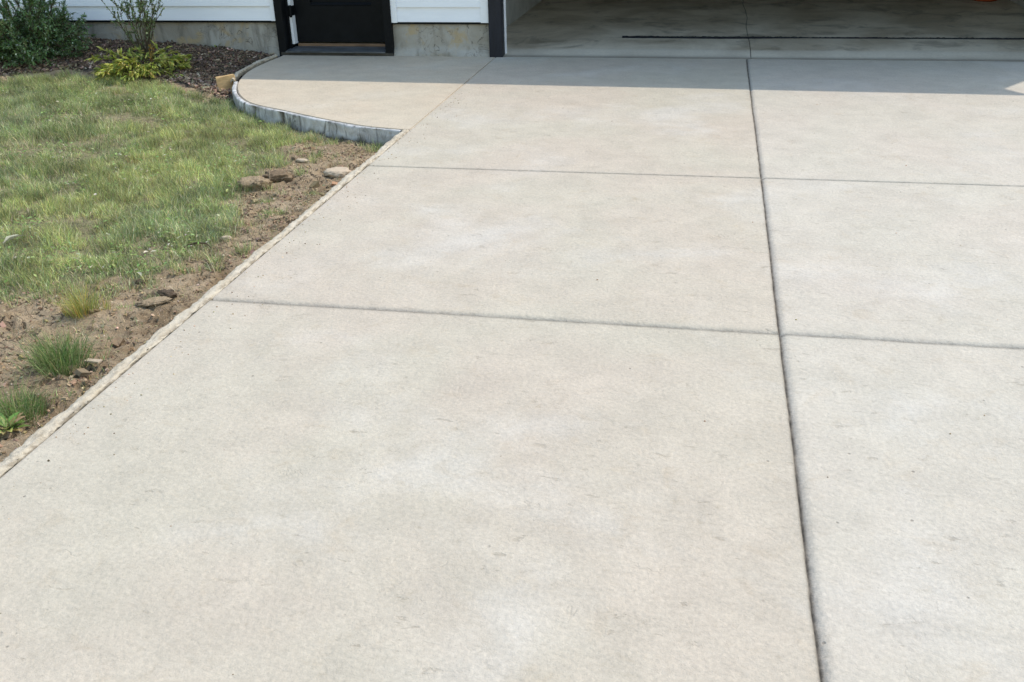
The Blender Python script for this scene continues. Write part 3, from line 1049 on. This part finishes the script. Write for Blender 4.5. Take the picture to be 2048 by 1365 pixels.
def lawn_weeds(n):
    """small round-leaved weeds and pale dead flecks among the blades"""
    x = RNG.uniform(-6.6, -2.0, n); y = RNG.uniform(2.4, 7.9, n)
    k = inpoly(x, y, LAWN) & ~under(x, y) & (fbm(x * 3, y * 3, 227, 4, .6) > .55)
    x, y = x[k], y[k]; n = len(x)
    P = np.stack([x, y, zg(x, y) + RNG.uniform(.012, .04, n)], -1)
    a = RNG.uniform(0, 6.283, n)
    D = np.stack([np.cos(a), np.sin(a), RNG.uniform(-.1, .7, n)], -1)
    return leaf_cards(P, D, np.tile([0, 0, 1.], (n, 1)) + RNG.normal(0, .3, (n, 3)), RNG.uniform(.012, .03, n), RNG.uniform(.006, .014, n), palette(n, [(.24, .36, .10), (.36, .45, .16), (.70, .66, .52)], [.6, .5, .10]))


def edge_clumps(n_cl):
    """stray little clumps that break the lawn edge and the foot of the kerb"""
    e = np.array(LAWN[:14]); seg = RNG.integers(0, 13, n_cl); u = RNG.random(n_cl)[:, None]
    c1 = e[seg] * (1 - u) + e[seg + 1] * u + np.stack([RNG.normal(.04, .10, n_cl), RNG.normal(-.05, .10, n_cl)], -1)
    c2 = ARC[RNG.integers(int(len(ARC) * .45), len(ARC), n_cl // 2)] + np.stack([RNG.normal(-.05, .025, n_cl // 2), RNG.normal(-.09, .03, n_cl // 2)], -1)
    c = np.vstack([c1, c2]); m = RNG.integers(15, 90, len(c))
    ctr = np.repeat(c, m, 0); n = len(ctr)
    hh = np.repeat(RNG.uniform(.025, .075, len(c)), m)
    off = RNG.normal(0, .018, (n, 2))
    x, y = ctr[:, 0] + off[:, 0], ctr[:, 1] + off[:, 1]
    k = ~under(x, y); x, y, hh, off = x[k], y[k], hh[k], off[k]; n = len(x)
    P = np.stack([x, y, zg(x, y) - .004], -1)
    return blades(P, hh * RNG.uniform(.4, 1.1, n), np.arctan2(off[:, 1], off[:, 0]) + RNG.normal(0, .8, n), RNG.uniform(.15, .95, n), .0014 + .0016 * RNG.random(n), palette(n, GCOL, [.8, .6, .4, .4, .3], .3))


v, q, t, c = join([lawn_weeds(26000), edge_clumps(110), lawn(480000, -6.6, -2.0, 2.4, 7.9), lawn(30000, -11, -6.6, 2.2, 8.0, 1.8), sprouts(16000), straw(5200)])
tag(link("grass", fast_mesh("grass", v, q, t, c), M_GRASS), kind="stuff")


def tuft(name, loc, n, h, spread, cols, w, label, cat="grass tuft", group=None, lean=(.10, 1.0), wid=.0021, up=0.0):
    m = 6
    hc = RNG.normal(0, spread * .20, (m, 2)); hc[0] = 0
    hs = RNG.uniform(.45, 1.05, m); hs[0] = 1.05
    k = RNG.choice(m, n, p=hs ** 2 / (hs ** 2).sum())
    r = spread * np.sqrt(RNG.random(n)) * .30 * hs[k]
    a = RNG.uniform(0, 6.283, n)
    P = np.stack([hc[k, 0] + r * np.cos(a), hc[k, 1] + r * np.sin(a), np.zeros(n) - .006], -1)
    hh = h * RNG.uniform(.30, 1.0, n) * hs[k]
    ln = np.clip(lean[0] + (lean[1] - lean[0]) * (r / (spread * .30)) * RNG.uniform(.4, 1.1, n), 0, .97)
    st = RNG.random(n) < .16
    ln = np.where(st, RNG.uniform(.8, .97, n), ln)
    P[:, :2] += np.where(st, RNG.normal(0, spread * .2, n), 0)[:, None]
    v, q, t, c = blades(P, hh, a + RNG.normal(0, .5, n), ln, wid * RNG.uniform(.6, 1.3, n), palette(n, cols, w))
    o = link(name, fast_mesh(name, v, q, t, c), M_GRASS)
    o.location = (loc[0], loc[1], ground_z(loc[0], loc[1]))
    return tag(o, label, cat, group)


def A(px, py, z=-.06):
    return at(px, py, z)


tuft("grass_tuft", A(138, 738), 900, .175, .20, [(.14, .22, .07), (.23, .31, .11), (.36, .40, .17), (.50, .44, .25)], [.8, .6, .25, .12], "big dark green grass tuft alone on the bare soil beside the edging", group="grass tufts on the bare soil")
tuft("grass_tuft", A(172, 632), 520, .15, .15, [(.24, .31, .10), (.46, .45, .13), (.62, .44, .10), (.50, .43, .23)], [.6, .8, .35, .4], "yellow and ochre grass tuft at the front edge of the lawn", group="grass tufts on the bare soil")
tuft("grass_tuft", A(22, 832), 760, .15, .21, [(.15, .23, .07), (.24, .32, .11), (.37, .42, .17), (.50, .45, .25)], [.8, .6, .25, .12], "green grass tuft at the left frame edge above the broad-leaved weed", group="grass tufts on the bare soil")
tuft("grass_tuft", A(642, 276), 150, .085, .10, GCOL, [.7, .6, .1, .2, .3], "small bright grass tuft growing against the face of the curved kerb", group="grass tufts on the bare soil")
tuft("grass_tuft", A(742, 294), 130, .08, .10, GCOL, [1, .2, .1, .4, .05], "dark little grass tuft in the corner where kerb meets edging", group="grass tufts on the bare soil")
tuft("grass_tuft", A(626, 392), 120, .045, .09, GCOL, [.8, .5, .1, .3, .2], "low green tuft beside the edging in front of the flat pale stone", group="grass tufts on the bare soil")
tuft("grass_tuft", A(550, 436), 110, .05, .11, GCOL, [.8, .4, .2, .3, .1], "low sparse tuft by the edging, nearer than the dark clods", group="grass tufts on the bare soil")
tuft("grass_tuft", A(505, 452), 200, .06, .11, GCOL, [.8, .5, .2, .4, .2], "wide low tuft between the lawn edge and the edging strip", group="grass tufts on the bare soil")
tuft("grass_tuft", A(270, 325), 130, .11, .10, [(.40, .32, .14), (.26, .25, .08)], [.7, .4], "straw coloured tuft standing in the middle of the lawn", group="grass tufts on the bare soil")


# ------------------------------------------------------------------ broad-leaved weed, leaves, twigs
def stems_mesh(name, lines, r0, r1, mat, parent, seg=5):
    bm = bmesh.new()
    for pts in lines:
        prev = None
        n = len(pts)
        for i, c in enumerate(pts):
            c = Vector(c)
            d = (Vector(pts[min(i + 1, n - 1)]) - Vector(pts[max(i - 1, 0)])).normalized()
            a = d.orthogonal().normalized(); b = d.cross(a)
            r = r0 + (r1 - r0) * i / (n - 1)
            rg = [bm.verts.new(c + a * r * math.cos(2 * math.pi * k / seg) + b * r * math.sin(2 * math.pi * k / seg)) for k in range(seg)]
            if prev:
                for k in range(seg): bm.faces.new((prev[k], prev[(k + 1) % seg], rg[(k + 1) % seg], rg[k]))
            prev = rg
        bm.faces.new(prev)
    bmesh.ops.recalc_face_normals(bm, faces=bm.faces)
    me = bpy.data.meshes.new(name); bm.to_mesh(me); bm.free()
    return link(name, me, mat, parent, True)


p = A(18, 872)
n = 30
a = RNG.uniform(0, 6.283, n)
D = np.stack([np.cos(a), np.sin(a), RNG.uniform(.2, .9, n)], -1)
P0 = D * .012
col = palette(n, [(.17, .27, .06), (.42, .43, .13), (.40, .28, .13)], [.6, .5, .25])
v, q, t, c = leaf_cards(P0, D, np.tile([0, 0, 1.], (n, 1)), RNG.uniform(.03, .062, n), RNG.uniform(.014, .026, n), col)
o = link("weed", fast_mesh("weed", v, q, t, c), M_LEAF)
o.location = (p[0], p[1], ground_z(p[0], p[1]))
tag(o, "small broad-leaved weed with yellowing leaves in the soil at the left frame edge", "weed")

for px, py, L, az, label in [(8, 497, .11, 1.2, "pale curled dead leaf lying in the lawn at the left frame edge"),
                             (285, 562, .055, 2.5, "pale green fallen leaf at the front edge of the lawn beside a dark clod")]:
    p = A(px, py, -.03)
    v, q, t, c = leaf_cards(np.zeros((1, 3)), np.array([[math.cos(az), math.sin(az), .18]]), np.array([[0, .2, 1.]]), np.array([L]), np.array([L * .3]), np.array([[.46, .45, .33]]), .5)
    o = link("dead_leaf", fast_mesh("dead_leaf", v, q, t, c), M_LEAF)
    o.location = (p[0], p[1], ground_z(p[0], p[1]) + .035)
    tag(o, label, "leaf")


# ------------------------------------------------------------------ stones, clods, chips
def rock(name, px, py, size, seed, mat, label, cat, rz=0.0, rough=.35, sub=4, sink=.35, group=None):
    bm = bmesh.new()
    bmesh.ops.create_icosphere(bm, subdivisions=sub, radius=1)
    co = np.array([v.co[:] for v in bm.verts])
    f1 = fbm(co[:, 0] * 1.6 + seed, co[:, 1] * 1.6 + co[:, 2] * 1.3, seed, 4, .6)
    f2 = fbm(co[:, 0] * 5 + seed, co[:, 1] * 5 + co[:, 2] * 4, seed + 9, 5, .65)
    k = 1 + rough * 2 * (f1 - .5) + rough * 1.7 * (f2 - .5)
    for v, s in zip(bm.verts, k):
        c = v.co * float(s)
        v.co = Vector((c.x * size[0] / 2, c.y * size[1] / 2, max(min(c.z, .75), -.9) * size[2] / 2))
    me = bpy.data.meshes.new(name); bm.to_mesh(me); bm.free()
    o = link(name, me, mat, None, True)
    p = A(px, py)
    o.location = (p[0], p[1], ground_z(p[0], p[1]) + size[2] * (.5 - sink))
    o.rotation_euler = (RNG.uniform(-.12, .12), RNG.uniform(-.12, .12), rz)
    return tag(o, label, cat, group)


M_PALE = mat_plain("pale_stone", (0.50, 0.40, 0.29), 0.85, 0.12, 14.0, 0.3)
M_TANST = mat_plain("tan_stone", (0.33, 0.245, 0.165), 0.9, 0.2, 18.0, 0.5)
M_CLOD = mat_plain("dark_clod", (0.11, 0.078, 0.052), 0.95, 0.55, 30.0, 0.9)
M_CLOD2 = mat_plain("brown_clod", (0.20, 0.142, 0.088), 0.95, 0.45, 26.0, 0.9)
M_GREYST = mat_plain("grey_stone", (0.45, 0.43, 0.39), 0.85, 0.15, 16.0, 0.4)
rock("stone", 676, 346, (.16, .13, .065), 3, M_PALE, "flat pale tan stone half sunk in the soil against the edging", "stone", .5, .22, sink=.42)
rock("clod", 508, 376, (.18, .12, .10), 5, M_SOIL, "large brown earth clod overhanging a dark hole at the lawn edge", "clod", .2, .4)
rock("clod", 502, 400, (.10, .07, .045), 6, M_CLOD, "dark clod lying in the hole below the large brown clod", "clod", 1.0, .5)
rock("clod", 560, 358, (.17, .11, .085), 8, M_CLOD2, "dark rooty clod nearest the kerb on the bare soil", "clod", .6, .5)
rock("clod", 335, 599, (.070, .055, .042), 12, M_CLOD, "small dark clod beside a flat tan slab of dried soil", "clod", .3, .45, sink=.3)
rock("stone", 362, 582, (.14, .11, .030), 15, M_SOIL, "flat tan slab of dried soil beside the edging strip", "stone", .9, .25, sink=.4)
rock("stone", 285, 572, (.055, .042, .03), 17, M_CLOD, "dark stone under the pale leaf at the front edge of the lawn", "stone", .2, .3)
rock("stone", 606, 322, (.085, .04, .026), 19, M_PALE, "cream stone chip lying by the lawn edge near the kerb", "stone", .1, .4)
rock("stone", 455, 491, (.05, .035, .030), 23, M_PALE, "small pale stone at the lawn edge beside a dark twig", "stone", .6, .3)
rock("stone", 553, 448, (.075, .05, .028), 25, M_SOIL, "small tan stone touching the edging strip below the low tuft", "stone", 1.1, .4)
rock("stone", 312, 622, (.14, .07, .02), 27, M_SOIL, "thin tan crust of soil near the edging in front of the flat slab", "stone", .4, .3)
rock("stone", 80, 240, (.05, .04, .03), 29, M_GREYST, "little grey stone in the far thin patch of lawn", "stone", .4, .3)

p = A(192, 743)
mb = MB(); mb.box(-.035, .035, -.010, .010, 0, .006, .001)
for v in mb.bm.verts:
    v.co.z += .9 * (v.co.x * 6) ** 2 * .06; v.co.y += .004 * math.sin(v.co.x * 90)
o = mb.build("wood_chip", M_PALE)
o.location = (p[0], p[1], ground_z(*p[:2]) + .016); o.rotation_euler = (0, -.12, -.25)
tag(o, "curled pale wood chip on the soil below the big dark green tuft", "wood chip")
for px, py, pts, label in [(400, 512, [(-.07, -.02, .012), (-.05, .0, .022), (-.01, .015, .030), (.03, .022, .024), (.055, .01, .012)], "thin dark bent twig at the lawn edge by the small pale stone"),
                           (540, 366, [(-.004, 0, .0), (0, .0, .03), (.003, .01, .08)], "pale upright root stub beside the dark rooty clod"),
                           (55, 345, [(-.03, .0, .02), (0, .01, .03), (.05, .04, .035)], "pale dry twig lying on the far lawn")]:
    p = A(px, py)
    o = stems_mesh("twig", [pts], .005, .003, M_STEM if "dark" in label.split()[1:2] else M_TANST, None)
    o.location = (p[0], p[1], ground_z(*p[:2]))
    tag(o, label, "twig")


# loose crumbs and chips
def lumps(P, size, flat, col, jit=.35):
    """eight-corner irregular lumps"""
    n = len(P)
    cube = np.array([(-1, -1, -1), (1, -1, -1), (1, 1, -1), (-1, 1, -1), (-1, -1, 1), (1, -1, 1), (1, 1, 1), (-1, 1, 1)], float) * .5
    c = cube[None] + RNG.normal(0, jit * .35, (n, 8, 3))
    c = c * size[:, None, None] * flat[:, None, :]
    az = RNG.uniform(0, 6.283, n); tx = RNG.normal(0, .35, n); ty = RNG.normal(0, .35, n)
    ca, sa = np.cos(az), np.sin(az)
    y1 = c[..., 1] * np.cos(tx)[:, None] - c[..., 2] * np.sin(tx)[:, None]
    z1 = c[..., 1] * np.sin(tx)[:, None] + c[..., 2] * np.cos(tx)[:, None]
    x1 = c[..., 0] * np.cos(ty)[:, None] + z1 * np.sin(ty)[:, None]
    z2 = -c[..., 0] * np.sin(ty)[:, None] + z1 * np.cos(ty)[:, None]
    x2 = x1 * ca[:, None] - y1 * sa[:, None]; y2 = x1 * sa[:, None] + y1 * ca[:, None]
    v = (np.stack([x2, y2, z2], -1) + P[:, None, :]).reshape(-1, 3)
    f = np.array([(0, 3, 2, 1), (4, 5, 6, 7), (0, 1, 5, 4), (1, 2, 6, 5), (2, 3, 7, 6), (3, 0, 4, 7)])
    q = (f[None] + (np.arange(n) * 8)[:, None, None]).reshape(-1, 4)
    return v, q, np.repeat(col, 8, 0)


n = 60000
x = RNG.uniform(-4.2, XL - .05, n); y = RNG.uniform(1.6, 6.2, n)
k = (~inpoly(x, y, LAWN)) & ~under(x, y) & (RNG.random(n) < .25 + .75 * sstep(.45, .6, fbm(x * 5, y * 5, 231, 3)))
x, y = x[k], y[k]; n = len(x)
sz = .003 + .010 * RNG.random(n) ** 4 + .010 * (RNG.random(n) > .993)
P = np.stack([x, y, zg(x, y) + sz * .2], -1)
n3 = 700
x3 = RNG.uniform(-3.6, XL - .07, n3); y3 = RNG.uniform(1.8, 6.1, n3)
k3 = (~inpoly(x3, y3, LAWN)) & ~under(x3, y3) & (fbm(x3 * 4, y3 * 4, 235, 3) > .48)
x3, y3 = x3[k3], y3[k3]; s3 = .012 + .028 * RNG.random(len(x3)) ** 2.5
P = np.vstack([P, np.stack([x3, y3, zg(x3, y3) + s3 * .1], -1)]); sz = np.concatenate([sz, s3])
n2 = 420
x2 = np.concatenate([XL + .01 + np.abs(RNG.normal(0, .10, n2)), RNG.uniform(XL, 2.6, 110)]); y2 = RNG.uniform(1.2, 7.2, n2 + 110); s2 = .002 + .004 * RNG.random(n2 + 110) ** 3
P = np.vstack([P, np.stack([x2, y2, s2 * .25], -1)]); sz = np.concatenate([sz, s2]); n = len(sz)
cc = palette(n, [(.43, .32, .20), (.32, .225, .135), (.54, .42, .29), (.17, .12, .072)], [.5, .45, .12, .2])
cc = np.where((sz > .0105)[:, None], palette(n, [(.36, .265, .165), (.26, .19, .115), (.19, .135, .082)], [.5, .4, .2], .12), cc)
v, q, c = lumps(P, sz, np.stack([np.ones(n), RNG.uniform(.5, 1, n), RNG.uniform(.3, .7, n)], -1), cc)
tag(link("soil_crumbs", fast_mesh("soil_crumbs", v, q, None, c, False), M_CRUMB), kind="stuff")

n = 40000
x = RNG.uniform(-7.2, -3.7, n); y = RNG.uniform(7.0, 8.72, n)
ox = .07 * (fbm(x * 6, y * 6, 241, 3) - .5) * 2
k = inpoly(x + ox, y + ox, MULCH) & ~under(x, y) & (dist_line(x, y, [tuple(p) for p in ARC[::8]]) > .05)
x, y = x[k], y[k]; n = len(x)
sz = .010 + .030 * RNG.random(n) ** 2
P = np.stack([x, y, zg(x, y) + .006 + .008 * RNG.random(n)], -1)
front = sstep(8.0, 7.45, y)  # sunlight on the front of the bed, put into paler chip colours
w = np.stack([.9 - .65 * front, .5 + 0 * x, .16 + .8 * front, .03 + .08 * front], -1)
v, q, c = lumps(P, sz, np.stack([np.ones(n), RNG.uniform(.2, .5, n), RNG.uniform(.12, .3, n)], -1), palette(n, [(.100, .068, .048), (.21, .142, .095), (.38, .275, .19), (.58, .46, .33)], w))
tag(link("bark_mulch", fast_mesh("bark_mulch", v, q, None, c, False), M_CHIP), kind="stuff")


# ------------------------------------------------------------------ plants in the bed
def curve_pts(p0, d, length, droop, n=7, wob=.02):
    pts = []
    p = np.array(p0, float); d = np.array(d, float); d /= np.linalg.norm(d)
    for i in range(n):
        pts.append(p.copy())
        d = d + np.array([RNG.normal(0, wob), RNG.normal(0, wob), -droop / n + RNG.normal(0, wob)])
        d /= np.linalg.norm(d)
        p = p + d * length / (n - 1)
    return np.array(pts)


def leafy(lines, per, L, W, col_fn, start=.2, spread=.9):
    Ps, Ds = [], []
    for ln in lines:
        n = len(ln)
        for u in np.sort(RNG.uniform(start, 1, per)):
            i = min(int(u * (n - 1)), n - 2); fr = u * (n - 1) - i
            Ps.append(ln[i] * (1 - fr) + ln[i + 1] * fr)
            tdir = ln[i + 1] - ln[i]; tdir = tdir / (np.linalg.norm(tdir) + 1e-9)
            Ds.append(tdir * (1 - spread * .4) + RNG.normal(0, .55 * spread, 3))
    Ps = np.array(Ps); Ds = np.array(Ds); n = len(Ps)
    N = np.tile([0, 0, 1.0], (n, 1)) + RNG.normal(0, .4, (n, 3))
    return leaf_cards(Ps, Ds, N, L * RNG.uniform(.6, 1.25, n), W * RNG.uniform(.7, 1.3, n), col_fn(n, Ps))


def plant(name, loc, lines, leaves, label, cat, r0=.004):
    root = empty(name, (loc[0], loc[1], ground_z(loc[0], loc[1]) - .01))
    tag(root, label, cat)
    stems_mesh("stems", lines, r0, r0 * .35, M_STEM, root, 4)
    v, q, t, c = leaves
    link("foliage", fast_mesh("foliage", v, q, t, c), M_LEAF, root)
    return root


# dense dark shrub at the left
mains, twigs = [], []
for i in range(100):
    a = RNG.uniform(0, 6.283); e = RNG.uniform(.05, 1.30)
    L_ = RNG.uniform(.38, .53) * (1.0 if e < .9 else 1.12)
    d = np.array([math.cos(a) * math.cos(e), math.sin(a) * math.cos(e), math.sin(e)])
    ln = curve_pts((d[0] * .05, d[1] * .05, .01), d, L_, .15, 8, .07)
    mains.append(ln)
    for k in range(10):
        i0 = RNG.integers(1, 7)
        dd = (ln[i0] - ln[i0 - 1]); dd = dd / np.linalg.norm(dd) + RNG.normal(0, .5, 3)
        twigs.append(curve_pts(ln[i0], dd, RNG.uniform(.08, .18), .05, 4, .08))
lv = leafy(mains + twigs, 30, .034, .0105, lambda n, P: palette(n, [(.13, .22, .075), (.20, .30, .12), (.36, .43, .30), (.08, .14, .055)], [.5, .45, .2, .25]), .15)
plant("dark_shrub", at(66, 124, .02), mains + twigs, lv, "dense dark green shrub with fine leaves in the mulch against the house", "shrub", .0045)

# leggy plant behind the golden one
mains, twigs = [], []
for i in range(24):
    a = RNG.uniform(0, 6.283); e = RNG.uniform(1.2, 1.54)
    d = np.array([math.cos(a) * math.cos(e), math.sin(a) * math.cos(e), math.sin(e)])
    ln = curve_pts((RNG.normal(0, .05), RNG.normal(0, .04), 0), d, RNG.uniform(.45, .85), .05, 9, .05)
    mains.append(ln)
    for k in range(3):
        i0 = RNG.integers(4, 8)
        twigs.append(curve_pts(ln[i0], (ln[i0] - ln[i0 - 1]) * 20 + RNG.normal(0, .5, 3), RNG.uniform(.08, .16), .02, 4, .08))
lv = leafy(mains + twigs, 17, .026, .014, lambda n, P: palette(n, [(.24, .31, .14), (.36, .40, .21), (.15, .21, .085)], [.5, .3, .3]), .35)
low_ = leafy([curve_pts((RNG.normal(0, .06), RNG.normal(0, .05), 0), (RNG.normal(0, .22), RNG.normal(0, .2), 1), RNG.uniform(.2, .38), .1, 6) for _ in range(40)], 9, .05, .005, lambda n, P: palette(n, [(.10, .13, .055), (.17, .18, .075)], [.6, .4]), .1, .5)
plant("leggy_shrub", at(292, 118, .04), mains + twigs, join([lv, low_]), "tall thin leggy plant with sparse grey-green leaves before the white siding", "shrub", .0032)

# spreading golden-green plant
lines, fr = [], []
for i in range(70):
    a = RNG.uniform(0, 6.283); e = .04 + .55 * RNG.random() ** 2.2
    d = np.array([math.cos(a) * math.cos(e), math.sin(a) * math.cos(e), math.sin(e)])
    ln = curve_pts((d[0] * .05, d[1] * .05, .05 + .05 * RNG.random()), d, RNG.uniform(.22, .38) * (1 - .3 * (e > .5)), .40, 8, .03)
    lines.append(ln)
    for k in range(6):
        i0 = RNG.integers(2, 7)
        dd = (ln[i0] - ln[i0 - 1]); dd = dd / np.linalg.norm(dd) + RNG.normal(0, .5, 3) * np.array([1, 1, .15])
        lines.append(curve_pts(ln[i0], dd, RNG.uniform(.04, .08), .1, 4, .06))


def gold(n, P):
    c = palette(n, [(.40, .42, .07), (.50, .49, .11), (.22, .28, .06), (.60, .56, .20)], [.5, .35, .3, .12])
    return c


lv = leafy(lines, 9, .056, .0135, gold, .10, .45)
red = leafy([curve_pts((.09, -.02, .06), (.15 + RNG.normal(0, .12), RNG.normal(0, .12), 1), .19, 0, 5) for _ in range(5)], 14, .028, .008, lambda n, P: palette(n, [(.30, .16, .04), (.38, .26, .06)], [.6, .4]), .2, .5)
plant("golden_shrub", at(287, 140, .02), lines, join([lv, red]), "low spreading yellow-green shrub with one rusty sprig on the mulch", "shrub", .003)
# small seedling in the mulch by the foundation
p = at(432, 98, .05)
n = 26
a = RNG.uniform(0, 6.283, n)
D = np.stack([np.cos(a), np.sin(a), RNG.uniform(.2, 1.2, n)], -1)
v, q, t, c = leaf_cards(D * .02, D, np.tile([0, 0, 1.], (n, 1)), RNG.uniform(.03, .06, n), RNG.uniform(.010, .016, n), palette(n, [(.20, .22, .05), (.13, .16, .045)], [.6, .4]))
o = link("seedling", fast_mesh("seedling", v, q, t, c), M_LEAF)
o.location = (p[0], p[1], ground_z(*p[:2]))
tag(o, "tiny yellow-green seedling in the mulch near the foundation seam", "seedling")
